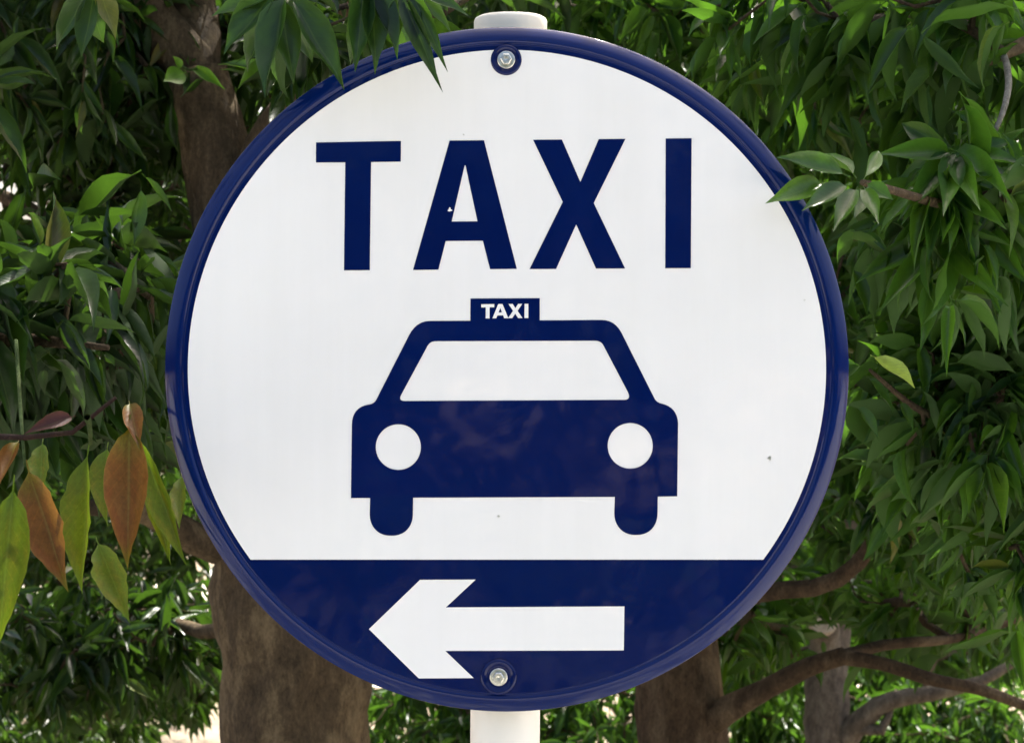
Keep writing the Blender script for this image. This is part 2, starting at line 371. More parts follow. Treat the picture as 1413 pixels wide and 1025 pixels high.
A_h = [(641.2, 228.6), (642.4, 228.6), (658.9, 305.7), (623.3, 306)]
X = [(735.6, 193.3), (775.4, 193), (800.8, 251.5), (826.1, 192.4), (863.1, 192.0), (819.3, 280.5), (862.6, 370.6), (822.3, 370.8), (795.1, 310), (767.3, 371.3), (730.6, 371.5), (776.5, 278.9)]
I = [(918.5, 191.5), (954.3, 191.1), (953.2, 370.1), (917.9, 370.4)]
for lp in ([T], [A, A_h], [X], [I]):
    flat('letter', lp, F2, 0.0004, M_NAVY)
def rnd(c0, ctrl, c1, n=6):
    return [((1 - t) ** 2 * c0[0] + 2 * t * (1 - t) * ctrl[0] + t * t * c1[0], (1 - t) ** 2 * c0[1] + 2 * t * (1 - t) * ctrl[1] + t * t * c1[1]) for t in [i / n for i in range(n + 1)]]
def half(cx, x0, x1, ytop, ybot, n=20):
    # wheel foot from the right edge round to the left edge (squashed round)
    return [(cx + (x1 - x0) / 2 * math.copysign(abs(math.cos(t)) ** 0.88, math.cos(t)), ytop + (ybot - ytop) * abs(math.sin(t)) ** 0.95) for t in [math.pi * i / n for i in range(n + 1)]]
car = [(649.2, 412), (744.8, 411.5), (744.8, 442.1)]
car += rnd((830.5, 441.6), (848, 441.6), (857.2, 458.5))
car += rnd((903, 549.5), (906, 555.2), (912.3, 556.6))
car += rnd((912.3, 556.6), (934.6, 561.5), (935.6, 584), 8)
car += [(934.4, 684.5), (907.6, 684.9)]
car += half(877.5, 847.7, 907.3, 708, 737.8)
car += [(848.3, 685.3), (570.1, 686.4)]
car += half(540, 510.2, 569.8, 709, 738.8)
car += [(510.8, 686.8), (484.3, 686.9)]
car += rnd((485.6, 586), (486, 562), (508, 558.2), 8)
car += rnd((510, 558), (517, 556.5), (519.7, 550.5))
car += rnd((564, 463.5), (574, 443.2), (593, 442.9))
car += [(649.0, 442.6)]
shield = rnd((590, 477.4), (593.5, 470.9), (601.5, 470.8)) + rnd((821, 470.1), (829.5, 470.1), (833, 477.4)) \
    + rnd((866.5, 541.2), (871.2, 551.3), (861.5, 551.6)) + rnd((559.5, 553.2), (548.5, 553.4), (554.2, 543.8))
hl = circ(549.7, 616.7, 31.1, 64, 31.4); hr = circ(869.6, 614.9, 31.1, 64, 31.4)
flat('car_symbol', [car, shield, hl, hr], F2, 0.0004, M_NAVY)
# small white letters on the roof lamp of the symbol
def sm(pts): return [(x, y) for x, y in pts]
for lp in ([[(664.1, 419.9), (682.0, 419.7), (682.0, 424.0), (675.6, 424.1), (675.5, 439.4), (670.2, 439.4), (670.3, 424.1), (664.1, 424.2)]],
           [[(687.6, 419.6), (693.4, 419.6), (701.4, 439.1), (695.7, 439.1), (694.2, 435.2), (686.3, 435.3), (684.7, 439.2), (679.5, 439.2)], [(690.4, 424.9), (692.6, 431.2), (687.9, 431.3)]],
           [[(701.6, 419.5), (707.6, 419.5), (711.2, 425.2), (714.9, 419.4), (720.6, 419.4), (714.2, 429.0), (721.0, 438.9), (714.9, 438.9), (710.9, 432.8), (706.9, 439.0), (701.0, 439.0), (708.0, 429.0)]],
           [[(723.8, 419.4), (729.1, 419.3), (729.0, 438.8), (723.7, 438.9)]]):
    flat('letter', lp, F3, 0.0004, M_WHITE)
flat('arrow', [[(509.1, 867.6), (579.6, 799.6), (656.4, 799.2), (615.2, 837.6), (861.6, 836.2), (860.7, 896.8), (614.4, 897.5), (653.7, 935.0), (577.9, 935.4)]], F1, 0.0004, M_WHITE)

def bolt(px, py, rb):
    x, z = uv_(px, py); z += SZ
    # round dimple in the enamel with a raised lip
    lip = smoothed([(rb, 0.0001), (rb * 0.98, -0.0010), (rb * 0.86, -0.0021), (rb * 0.70, -0.0013), (rb * 0.60, -0.0006), (rb * 0.5, -0.0005)], 4) + [(0.00001, -0.0005)]
    bs = lathe('boss', list(reversed(lip)), M_NAVY, 48, panel, x, z)
    wsh = lathe('washer', [(0.00001, -0.0022), (0.0055, -0.0022), (0.0072, -0.0021), (0.0078, -0.0016), (0.0078, -0.0004)], M_BOLT, 40, panel, x, z, False)
    # hex head with a chamfer and a shallow centre dish
    prof = [(0.00001, -0.0058), (0.0018, -0.0060), (0.0024, -0.0070), (0.0043, -0.0070), (0.0051, -0.0064), (0.0053, -0.0022)]
    b = lathe('bolt', prof, M_BOLT, 6, panel, x, z, False)
bolt(698.5, 83, 21.5 / PXM); bolt(688, 933.5, 25 / PXM)

# small chips and marks in the enamel
for (px, py, r_, mt, fr) in [(1062, 632, 3.0, M_BOLT, F1), (688, 712, 1.8, M_BOLT, F1), (621, 290, 3.2, M_WHITE, F2), (1110, 414, 1.6, M_BOLT, F1), (640, 186, 1.5, M_BOLT, F1)]:
    flat('chip', [[(px + r_ * rng.uniform(0.4, 1.3) * math.cos(k * 0.7), py + r_ * rng.uniform(0.4, 1.3) * math.sin(k * 0.7)) for k in range(9)]], fr - 0.0003, 0.0004, mt)

# pole: leans by less than half a degree, capped above the panel
def pole_x(z): return ((700.6 - 699.5) + (z - SZ) * 7.5 / 0.62) / PXM
py_ = 0.065
def ring_tube(name, zs, mat, parent, seg=48):
    v = []; f = []
    for (z, r) in zs:
        for k in range(seg):
            a = 2 * math.pi * k / seg
            v.append((pole_x(z) + r * math.cos(a) - RL.x, py_ + r * math.sin(a) - RL.y, z - RL.z))
    for i in range(len(zs) - 1):
        for k in range(seg):
            a, b = i * seg + k, i * seg + (k + 1) % seg
            f.append((a, b, b + seg, a + seg))
    f.append(tuple(range(len(v) - seg, len(v))))
    me = mesh_from(name, v, f, mat, True)
    return put(name, me, parent=parent)
pr = 49.7 / PXM
pole = ring_tube('pole', [(0, pr), (0.7, pr), (1.4, pr), (2.045, pr)], M_POLE, root)
ct = SZ + (509.5 - 24) / PXM * 1.036
rc = 52.3 / PXM
ring_tube('pole_cap', [(2.02, pr + 0.0005), (2.02, rc), (ct - 0.004, rc), (ct - 0.0015, rc - 0.0012), (ct, rc - 0.004), (ct + 0.001, 0.01)], M_CAP, pole)
# clamp bars between panel and pole
for zc in (SZ + 0.272, SZ - 0.27):
    x0 = pole_x(zc)
    v = []
    o = box('clamp_bar', x0 - 0.05 - RL.x, x0 + 0.05 - RL.x, 0.004 - RL.y, 0.036 - RL.y, zc - 0.012, zc + 0.012, M_BOLT)
    o.parent = root

# ------------------------------------------------------------------ leaves: templates
def leaf_template(rows, bend, twist, fold, wave):
    """leaf of length 1 along +Y, half width 0.5 along X, facing +Z; returns verts, quads, uvs"""
    prof = {0: 0.035, 0.11: 0.04, 0.2: 0.52, 0.34: 0.86, 0.48: 1.0, 0.62: 0.88, 0.75: 0.60, 0.87: 0.27, 0.95: 0.09, 1.0: 0.0}
    ks = sorted(prof)
    v = []; uv = []; f = []
    for t in rows:
        wd = np.interp(t, ks, [prof[k] for k in ks]) * 0.5
        zc = -bend * t * t + wave * 0.02 * math.sin(t * 9)
        y = t - bend * bend * 0.35 * t ** 3
        for s in (-1, 0, 1):
            a = twist * t * t
            x = s * wd; z = abs(s) * wd * fold + (wave * 0.025 * math.sin(t * 17 + s * 1.4) if s else 0)
            v.append((x * math.cos(a) - z * 0.25 * math.sin(a), y, zc + z * 0.25 + x * 0.25 * math.sin(a)))
            uv.append((0.5 + 0.5 * s, t))
    for i in range(len(rows) - 1):
        for j in range(2):
            a = i * 3 + j
            f.append((a, a + 1, a + 4, a + 3))
    return np.array(v), np.array(f), np.array(uv)
FULL = [0, 0.11, 0.2, 0.34, 0.48, 0.62, 0.75, 0.87, 1.0]
MIDR = [0.02, 0.2, 0.4, 0.6, 0.8, 1.0]
LITE = [0.05, 0.3, 0.62, 1.0]
VARS = [(0.05, 0.2, 0.9, 0.8), (0.16, -0.5, 1.3, 1.4), (0.28, 0.6, 0.8, 1.6), (0.46, -0.3, 1.6, 1.2), (0.10, 1.0, 2.0, 1.8), (-0.10, -0.6, 1.1, 1.4), (0.62, 0.9, 1.2, 1.6), (0.22, -1.5, 2.2, 1.2)]
TPL = [leaf_template(FULL, *p) for p in VARS]
TPL_M = [leaf_template(MIDR, *p) for p in VARS]
TPL_L = [leaf_template(LITE, *p) for p in VARS]
HANG = [0, 0.06, 0.1, 0.14, 0.18, 0.23, 0.28, 0.34, 0.40, 0.46, 0.52, 0.58, 0.64, 0.70, 0.76, 0.81, 0.86, 0.90, 0.94, 0.97, 1.0]
for k, p in enumerate([(0.05, 0.15, 0.9, 0.5), (0.14, -0.3, 1.2, 0.8)]):
    v, f, uv = leaf_template(HANG, *p)
    for i in range(4, len(HANG) - 1):
        for sd_ in (0, 2):
            v[i * 3 + sd_][:2] = v[i * 3 + 1][:2] + (v[i * 3 + sd_][:2] - v[i * 3 + 1][:2]) * (1 + rng.normal(0, 0.045) - (0.25 if rng.random() < 0.05 else 0))
    TPL.append((v, f, uv))
LEAF_ME = {}
def leaf_mesh(var, mat):
    key = (var, mat.name)
    if key not in LEAF_ME:
        v, f, uv = TPL[var]
        me = bpy.data.meshes.new('leaf'); me.from_pydata(v.tolist(), [], f.tolist())
        ul = me.uv_layers.new(name='UVMap')
        li = np.array([l.vertex_index for l in me.loops])
        ul.data.foreach_set('uv', uv[li].ravel())
        me.polygons.foreach_set('use_smooth', [True] * len(f))
        me.materials.append(mat); LEAF_ME[key] = me
    return LEAF_ME[key]

def joined_leaves(name, Bs, frames, var, tpls, mat, parent):
    """one mesh of many leaves. Bs (n,3); frames (n,3,3) columns: width, length, normal (already scaled)"""
    Vs, Fs, Us = [], [], []; off = 0
    for k in range(len(tpls)):
        m = var == k
        if not m.any(): continue
        v, f, uv = tpls[k]
        W = np.einsum('nij,vj->nvi', frames[m], v) + Bs[m][:, None, :]
        n = W.shape[0]
        Vs.append(W.reshape(-1, 3))
        Fs.append((f[None] + (np.arange(n) * len(v))[:, None, None] + off).reshape(-1, 4))
        Us.append(np.tile(uv[f.ravel()], (n, 1)))
        off += n * len(v)
    if not Vs: return None
    V = np.concatenate(Vs) - np.array(parent.location)[None]; F = np.concatenate(Fs); U = np.concatenate(Us)
    me = bpy.data.meshes.new(name)
    me.vertices.add(len(V)); me.vertices.foreach_set('co', V.ravel())
    me.loops.add(F.size); me.loops.foreach_set('vertex_index', F.ravel())
    me.polygons.add(len(F)); me.polygons.foreach_set('loop_start', np.arange(0, F.size, 4)); me.polygons.foreach_set('loop_total', np.full(len(F), 4))
    me.polygons.foreach_set('use_smooth', np.ones(len(F), bool))
    ul = me.uv_layers.new(name='UVMap'); ul.data.foreach_set('uv', U.ravel())
    me.materials.append(mat); me.update(calc_edges=True)
    o = put(name, me, parent=parent); o['kind'] = 'stuff'
    return o

# ------------------------------------------------------------------ limbs
def resample(pts, rad, step):
    pts = np.array(pts, float); rad = np.array(rad, float)
    d = np.r_[0, np.cumsum(np.linalg.norm(np.diff(pts, axis=0), axis=1))]
    n = max(3, int(d[-1] / step) + 1)
    t = np.linspace(0, d[-1], n)
    # smooth (Catmull-like) by cubic hermite on each axis
    m = np.gradient(pts, d, axis=0)
    out = []
    for s in t:
        i = min(np.searchsorted(d, s, 'right') - 1, len(d) - 2)
        h = d[i + 1] - d[i]; u = (s - d[i]) / h
        out.append((2 * u ** 3 - 3 * u ** 2 + 1) * pts[i] + (u ** 3 - 2 * u ** 2 + u) * h * m[i] + (-2 * u ** 3 + 3 * u ** 2) * pts[i + 1] + (u ** 3 - u ** 2) * h * m[i + 1])
    return np.array(out), np.interp(t, d, rad)

def tube_arrays(pts, rad, seg, lump=0.0, seed=0, rough=0.0):
    pts = np.asarray(pts); n = len(pts)
    tg = np.gradient(pts, axis=0); tg /= np.linalg.norm(tg, axis=1)[:, None] + 1e-9
    up = np.array([0.13, 1, 0.07]) if abs(tg[0][1]) < 0.8 else np.array([1, 0.1, 0.1])
    V = []; F = []
    a = np.linspace(0, 2 * math.pi, seg, endpoint=False)
    for i in range(n):
        s = np.cross(up, tg[i]); s /= np.linalg.norm(s) + 1e-9
        q = np.cross(tg[i], s); up = q
        k = 1 + lump * (0.5 * np.sin(a * 3 + seed + i * 0.23) + 0.4 * np.sin(a * 2 - seed * 2 + i * 0.41) + 0.35 * np.sin(a * 5 + seed * 3 - i * 0.33))
        if rough:
            k = k + np.array([rough * (mnoise.fractal(Vector((math.cos(x) * 3.2 + seed, math.sin(x) * 3.2, pts[i][2] * 9)), 0.8, 2.1, 5) + 0.6 * mnoise.noise(Vector((math.cos(x) * 11, math.sin(x) * 11 + seed, pts[i][2] * 26)))) for x in a])
        V.append(pts[i] + rad[i] * (np.cos(a) * k)[:, None] * s + rad[i] * (np.sin(a) * k)[:, None] * q)
    V = np.concatenate(V)
    for i in range(n - 1):
        for k in range(seg):
            b = (k + 1) % seg
            F.append((i * seg + k, i * seg + b, (i + 1) * seg + b, (i + 1) * seg + k))
    F.append(tuple(range(len(V) - seg, len(V)))); 
    return V, F

class Tree:
    def __init__(self, name, label, cat, base, bark=M_BARK, leafm=M_LEAF, group=None, size=1.0):
        self.o = tag(empty(name, tuple(base)), label, cat, group)
        self.base = np.array(base, float); self.bark = bark; self.leafm = leafm; self.size = size
        self.nodes = []; self.nrad = []; self.par = []
        self.cl = []; self.lite = []
        self.special = []     # hand placed leaves (matrix, var, material)
        self.L = None
    def limb(self, name, pts, rad, seg=14, lump=0.06, step=0.05, mat=None, parent=None, skeleton=True, rough=0.0):
        p, r = resample(pts, rad, step)
        jit = rng.normal(0, 1, p.shape) * r[:, None] * 0.05
        if step < 0.04:      # finely divided limbs wander slowly instead of from ring to ring
            kk = np.linspace(0, len(p) * step / 0.12, len(p)); sd = rng.random() * 50
            jit = np.array([[mnoise.noise(Vector((x * 1.0, sd + c * 7.3, 0.5))) for c in range(3)] for x in kk]) * r[:, None] * 0.07
        jit[0] = 0
        p = p + jit
        V, F = tube_arrays(p, r, seg, lump, rng.random() * 6, rough)
        o = put(name, mesh_from(name, V - self.base, F, mat or self.bark, True), parent=parent or self.o)
        if skeleton:
            for a, b in zip(p, r): self.nodes.append(a); self.nrad.append(b); self.par.append(-1)
        return o
    def clusters(self, pts, lite=False):
        for p in pts: self.cl.append(np.array(p)); self.lite.append(lite)
    def grow(self, clear):
        """thin twigs reach from the limbs to every leaf cluster; then whorls of leaves"""
        cl = np.array(self.cl); lite = np.array(self.lite)
        keep = np.array([not clear(p) for p in cl]); cl = cl[keep]; lite = lite[keep]
        if len(self.nodes) == 0: self.nodes.append(self.base); self.nrad.append(0.02); self.par.append(-1)
        n0 = len(self.nodes)
        cap = len(cl) * 24 + n0 + 10
        N = np.zeros((cap, 3)); N[:n0] = self.nodes; cnt = n0; par = list(self.par)
        d0 = np.array([np.min(np.sum((N[:n0] - c) ** 2, 1)) for c in cl])
        paths = []; tips = []
        for i in np.argsort(d0):
            c = cl[i]
            dd = np.sum((N[:cnt] - c) ** 2, 1)
            # prefer nodes lower or level so shoots rise, then droop
            dd = dd + 0.25 * np.maximum(0, N[:cnt, 2] - c[2] - 0.15)
            j = int(np.argmin(dd)); a = N[j].copy()
            L = np.linalg.norm(c - a)
            m = int(min(20, max(2, L / 0.07)))
            side = rng.normal(0, 1, 3) * L * 0.10; side[2] += 0.08 * L
            ts = np.linspace(0, 1, m + 1)[1:]
            pts = a[None] + (c - a)[None] * ts[:, None] + side[None] * np.sin(ts * math.pi)[:, None] + rng.normal(0, 0.006, (m, 3)) * (ts < 0.99)[:, None]
            prev = j
            for q in pts:
                N[cnt] = q; par.append(prev); prev = cnt; cnt += 1
            paths.append((j, cnt - m, cnt)); tips.append((cnt - 1, a if m < 2 else N[cnt - 2].copy(), lite[i]))
        # pipe model
        w_ = np.zeros(cnt)
        for t in tips: w_[t[0]] += 1
        for k in range(cnt - 1, n0 - 1, -1):
            if par[k] >= 0: w_[par[k]] += w_[k]
        rad = 0.0019 * np.maximum(w_, 1) ** 0.42 * self.size
        V_, F_ = [], []; off = 0
        for (j, s, e) in paths:
            p = np.vstack([N[j], N[s:e]]); r = np.r_[min(rad[s] * 1.05, 0.03), rad[s:e]]
            V, F = tube_arrays(p, r, 5)
            V_.append(V - self.base); F_ += [tuple(x + off for x in q) for q in F]; off += len(V)
        if V_:
            tw = put('twigs', mesh_from('twigs', np.concatenate(V_), F_, M_TWIG, True), parent=self.o); tw['kind'] = 'stuff'
        # leaves
        B, FR, VA, LI = [], [], [], []
        for (k, prevp, li) in tips:
            tip = N[k]; d = tip - prevp; d = d / (np.linalg.norm(d) + 1e-9)
            d = d + np.array([0, 0, 0.12]); d /= np.linalg.norm(d)
            nl = rng.integers(9, 15) if not li else rng.integers(8, 11)
            ph = rng.random() * 6.28
            s1 = np.cross(d, rng.normal(0, 1, 3)); s1 /= np.linalg.norm(s1); s2 = np.cross(d, s1)
            droop = rng.uniform(0.2, 1.1); csz = rng.uniform(0.70, 1.12)
            for q in range(nl):
                az_ = ph + q * 2.4 + rng.normal(0, 0.2); po = math.radians(rng.uniform(15, 105))
                ax = math.cos(po) * d + math.sin(po) * (math.cos(az_) * s1 + math.sin(az_) * s2)
                ax = ax + np.array([0, 0, -droop * rng.uniform(0.6, 1.3)]); ax /= np.linalg.norm(ax)
                # upper face turns to the light: up and a little outwards
                up = np.array([rng.normal(0, 0.35), -0.35 + rng.normal(0, 0.4), 1.0]) + 0.5 * d
                nn = up - ax * np.dot(up, ax)
                if np.linalg.norm(nn) < 0.15: nn = np.cross(ax, rng.normal(0, 1, 3))
                nn /= np.linalg.norm(nn); sd_ = np.cross(ax, nn)
                ln = (0.106 - 0.056 * rng.random() ** 1.6) * csz * self.size * (1.5 if li else 1); wd = ln * rng.uniform(0.165, 0.26) * (1.25 if li else 1)
                b = tip - d * (rng.uniform(0, 0.035) if q % 2 else rng.uniform(0.02, 0.13)) * (1.6 if li else 1)
                B.append(b); FR.append(np.stack([sd_ * wd, ax * ln, nn * ln], 1)); VA.append(rng.integers(0, 8)); LI.append(li)
        self.L = (np.array(B), np.array(FR), np.array(VA), np.array(LI))
    def add_special(self, base_, tip, width, mat, face=None, var=None, roll=0.0):
        base_, tip = np.array(base_), np.array(tip)
        ax = tip - base_; ln = np.linalg.norm(ax); ax /= ln
        f = np.array(face if face is not None else (0.1, -1, 0.35), float)
        nn = f - ax * np.dot(f, ax); nn /= np.linalg.norm(nn); s = np.cross(ax, nn)
        if roll:
            c, q = math.cos(roll), math.sin(roll); s, nn = s * c + nn * q, nn * c - s * q
        self.special.append((base_, np.stack([s * width, ax * ln, nn * ln], 1), rng.integers(0, 3) if var is None else var, mat))

TREES = []
def tree(*a, **k):
    t = Tree(*a, **k); TREES.append(t); return t

def blob(px, py, Y, rx, ry, rY, n):
    n = int(n * (1.75 if Y > 1 else 1.45))
    """n random points in an ellipsoid centred where the photo shows (px,py) at depth Y; radii in photo pixels and metres"""
    c = P(px, py, Y); k = (DIST + Y) / (DIST * PXM)
    return ell(c, (rx * k, rY, ry * k), n)
def ell(c, r, n, shell=0.0):
    q = rng.normal(0, 1, (n, 3)); q /= np.linalg.norm(q, axis=1)[:, None]
    u = rng.random(n) ** (1 / 3); u = shell + (1 - shell) * u
    return np.array(c) + q * u[:, None] * np.array(r)

CLEAR = [  # photo windows left open in front of a depth: x0, y0, x1, y1, depth
    (300, 770, 505, 1100, 1.75), (868, 900, 1010, 1100, 2.3), (1000, 890, 1180, 975, 2.2),
    (1180, 895, 1420, 985, 2.15), (1108, 840, 1176, 1100, 4.1), (222, 60, 335, 262, 1.55), (175, -60, 300, 75, 1.5), (1050, 745, 1225, 830, 2.0),
    (640, 955, 760, 1100, 0.1), (560, -80, 860, 30, 0.35), (276, 1005, 292, 1030, 6),
    (-100, 252, 70, 306, 30), (1360, 55, 1402, 190, 0.42)]
def clear(p):
    if p[1] < -0.9: return True
    q = to_px(p)[0]; x, y, z = p
    rr = math.hypot(q[0] - 699.5, q[1] - 509.5)
    mar = 150 * DIST / (DIST + y) if y < 0.25 else 0
    if y < 0.25 and rr < 478 + mar: return True
    if abs(y - 0.1) < 0.2 and math.hypot(x, z - SZ) < 0.42: return True
    for (x0, y0, x1, y1, Y) in CLEAR:
        m = 75 * DIST / (DIST + y)
        if y < Y and x0 - m * 0.5 < q[0] < x1 + m * 0.5 and y0 - m * 0.7 < q[1] < y1 + m * 0.35: return True
    return False

# ---- brown trunk on the left behind the sign
def foot(px, Y): 
    p = P(px, 512, Y); return np.array([p[0], Y, 0.0])
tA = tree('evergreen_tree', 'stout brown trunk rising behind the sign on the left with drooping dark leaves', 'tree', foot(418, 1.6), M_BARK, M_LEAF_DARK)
pA = lambda x, y, Y=1.6: P(x, y, Y)
tA.limb('trunk', [foot(412, 1.6) - [0, 0, 0.05], pA(408, 1500), pA(406, 1025), pA(392, 800), pA(350, 560), pA(322, 330), pA(294, 190), pA(270, 100)],
        [0.19, 0.15, 0.124, 0.116, 0.092, 0.066, 0.056, 0.052], 96, 0.05, step=0.012, rough=0.045)
tA.limb('branch', [pA(274, 125), pA(240, 60), pA(195, 5), pA(130, -80, 1.5), pA(40, -250, 1.3), pA(-20, -600, 1.2)], [0.046, 0.044, 0.040, 0.035, 0.028, 0.012], 18, 0.07)
tA.limb('branch', [pA(275, 130), pA(268, 50, 1.63), pA(262, -20, 1.68), pA(280, -300, 1.8), pA(330, -800, 1.9), pA(300, -1600, 2)], [0.044, 0.042, 0.041, 0.04, 0.035, 0.02], 18, 0.07)
tA.limb('branch', [pA(322, 400, 1.6), pA(340, 260, 1.55), pA(368, 185, 1.5), pA(415, 130, 1.42), pA(460, 50, 1.35), pA(520, -90, 1.2), pA(610, -300, 1.0)], [0.034, 0.030, 0.027, 0.023, 0.02, 0.015, 0.008], 12, 0.08)
tA.limb('branch', [pA(350, 590), pA(290, 755, 1.55), pA(240, 725, 1.5), pA(200, 705, 1.45), pA(120, 700, 1.4)], [0.034, 0.030, 0.026, 0.02, 0.012], 12, 0.08)
tA.limb('branch', [pA(330, 430), pA(180, 380, 1.8), pA(60, 300, 1.9), pA(-120, 220, 2.0)], [0.025, 0.018, 0.014, 0.008], 10, 0.08)
tA.limb('branch', [pA(385, 760, 1.7), pA(300, 870, 2.1), pA(180, 845, 2.4), pA(70, 855, 2.6), pA(-40, 880, 2.7)], [0.02, 0.015, 0.012, 0.010, 0.006], 8, 0.08)
tA.clusters(blob(110, 90, 1.7, 190, 150, 0.55, 95)); tA.clusters(blob(90, 330, 1.9, 190, 130, 0.5, 60))
tA.clusters(blob(330, 60, 1.9, 160, 130, 0.4, 40)); tA.clusters(blob(130, 460, 1.5, 150, 160, 0.4, 55)); tA.clusters(blob(580, 10, 1.7, 180, 90, 0.6, 50))
tA.clusters(blob(130, 880, 2.4, 190, 90, 0.4, 60)); tA.clusters(blob(420, 30, 0.6, 140, 40, 0.25, 12))
tA.clusters(blob(120, 150, 2.6, 260, 220, 0.5, 90))
tA.clusters(ell((-0.7, 1.9, 4.3), (2.1, 1.9, 1.9), 330, 0.3), True)
# the shoot with two lime leaves on the trunk
tA.limb('twig', [pA(258, 105, 1.5), pA(252, 92, 1.47), pA(262, 97, 1.45), pA(280, 93, 1.45)], [0.003, 0.0025, 0.002, 0.0015], 6, 0, 0.01, M_SHOOT, None, False)
tA.add_special(pA(257, 100, 1.46), pA(222, 116, 1.42), 0.034, M_LEAF_LIME, (0.1, -1, 0.0), 5)
tA.add_special(pA(262, 95, 1.46), pA(308, 117, 1.42), 0.020, M_LEAF_LIME, (0.2, -1, 0.4), 1)
tA.add_special(pA(251, 95, 1.46), pA(240, 78, 1.44), 0.014, M_LEAF_LIME, (0.2, -1, 0.3), 1)

# ---- russet-brown trunk on the right behind the sign
tB = tree('evergreen_tree', 'smooth dark brown trunk low on the right whose forked bough reaches out to the right', 'tree', foot(942, 2.2), M_BARK_RED, M_LEAF)
pB = lambda x, y, Y=2.2: P(x, y, Y)
tB.limb('trunk', [foot(938, 2.2) - [0, 0, 0.05], pB(940, 1500), pB(942, 1025), pB(936, 930), pB(925, 780), pB(905, 500), pB(930, 100), pB(960, -500), pB(980, -1300)],
        [0.13, 0.105, 0.088, 0.084, 0.07, 0.06, 0.05, 0.04, 0.02], 72, 0.05, step=0.016, rough=0.05)
tB.limb('branch', [pB(955, 1010), pB(1000, 982, 2.12), pB(1060, 948, 2.05), pB(1120, 918, 2.0), pB(1165, 904, 1.97)], [0.038, 0.026, 0.0200, 0.0175, 0.0165], 32, 0.07, step=0.01, rough=0.09)
tB.limb('branch', [pB(1160, 905, 1.97), pB(1215, 915, 1.93), pB(1290, 938, 1.9), pB(1350, 950, 1.9), pB(1413, 972, 1.9), pB(1500, 1000, 1.9)], [0.0150, 0.0125, 0.012, 0.0105, 0.0095, 0.007], 28, 0.08, step=0.01, rough=0.10)
tB.limb('branch', [pB(1150, 908, 1.98), pB(1215, 890, 2.02), pB(1280, 884, 2.05), pB(1320, 880, 2.1), pB(1420, 850, 2.2)], [0.0125, 0.011, 0.010, 0.0085, 0.005], 12, 0.08)
tB.limb('branch', [pB(922, 800, 2.15), pB(1000, 828, 1.95), pB(1060, 815, 1.8), pB(1150, 802, 1.75), pB(1185, 775, 1.72), pB(1212, 735, 1.7), pB(1228, 680, 1.7), pB(1215, 600, 1.7), pB(1250, 480, 1.6)],
        [0.026, 0.02, 0.016, 0.0155, 0.014, 0.0125, 0.011, 0.009, 0.005], 12, 0.08)
tB.limb('branch', [pB(915, 560), pB(1050, 500, 2.0), pB(1250, 420, 1.9), pB(1400, 400, 1.8), pB(1600, 350, 1.7)], [0.03, 0.026, 0.02, 0.017, 0.01], 12, 0.08)
tB.limb('branch', [pB(920, 250), pB(1010, 120, 2.0), pB(1110, 40, 1.8), pB(1250, -60, 1.6), pB(1500, -200, 1.5)], [0.03, 0.026, 0.02, 0.017, 0.01], 12, 0.08)
tB.clusters(blob(1220, 120, 1.8, 260, 170, 0.6, 120)); tB.clusters(blob(1270, 420, 1.7, 190, 180, 0.5, 105)); tB.clusters(blob(1290, 690, 1.9, 200, 130, 0.5, 95))
tB.clusters(blob(1030, 850, 2.5, 75, 45, 0.25, 22)); tB.clusters(blob(1180, 820, 2.4, 90, 45, 0.3, 24)); tB.clusters(blob(900, 30, 2.0, 170, 90, 0.6, 55)); tB.clusters(blob(1230, 350, 2.9, 280, 330, 0.5, 130)); tB.clusters(blob(1330, 830, 2.5, 140, 60, 0.4, 30))
tB.clusters(ell((1.0, 2.3, 4.4), (2.1, 1.9, 1.9), 330, 0.3), True)

# ---- grey trunk with a sawn stub
tC = tree('evergreen_tree', 'thin grey trunk with a pale sawn stub seen under the bough on the right', 'tree', foot(1145, 4.0), M_BARK2, M_LEAF)
pC = lambda x, y, Y=4.0: P(x, y, Y)
tC.limb('trunk', [foot(1145, 4.0) - [0, 0, 0.05], pC(1144, 1400), pC(1142, 1025), pC(1141, 930), pC(1141, 895)], [0.085, 0.075, 0.066, 0.060, 0.052], 20, 0.06)
st = tC.limb('cut_stub', [pC(1141, 905), pC(1138, 872, 3.97), pC(1136, 858, 3.92)], [0.046, 0.043, 0.043], 16, 0.04, 0.03, skeleton=False)
c0 = pC(1136, 858, 3.92); dv = np.array([0.0, -0.62, 0.6]); dv /= np.linalg.norm(dv)
V, F = tube_arrays(np.array([c0 - dv * 0.01, c0 + dv * 0.005, c0 + dv * 0.007]), np.array([0.043, 0.043, 0.040]), 18, 0.05)
put('cut_face', mesh_from('cut_face', V - tC.base, F, M_CUT), parent=st)
tC.limb('branch', [pC(1150, 930), pC(1164, 800), pC(1190, 600), pC(1220, 200), pC(1230, -300), pC(1200, -900)], [0.04, 0.032, 0.03, 0.028, 0.026, 0.015], 14, 0.06)
tC.limb('branch', [pC(1152, 1040), pC(1180, 1000, 3.95), pC(1220, 970, 3.9), pC(1290, 955, 3.85), pC(1345, 942, 3.8), pC(1420, 900, 3.8)], [0.04, 0.034, 0.026, 0.02, 0.016, 0.01], 12, 0.08)
tC.limb('branch', [pC(1185, 1005, 3.94), pC(1215, 1008, 3.9), pC(1232, 992, 3.9), pC(1230, 978, 3.9)], [0.02, 0.016, 0.014, 0.008], 10, 0.08)
tC.clusters(blob(1180, 690, 4.4, 280, 110, 0.6, 110)); tC.clusters(blob(1000, 900, 4.6, 130, 60, 0.4, 40)); tC.clusters(blob(1290, 870, 4.6, 170, 50, 0.5, 45))
tC.clusters(blob(1230, 300, 4.6, 300, 380, 0.6, 150))
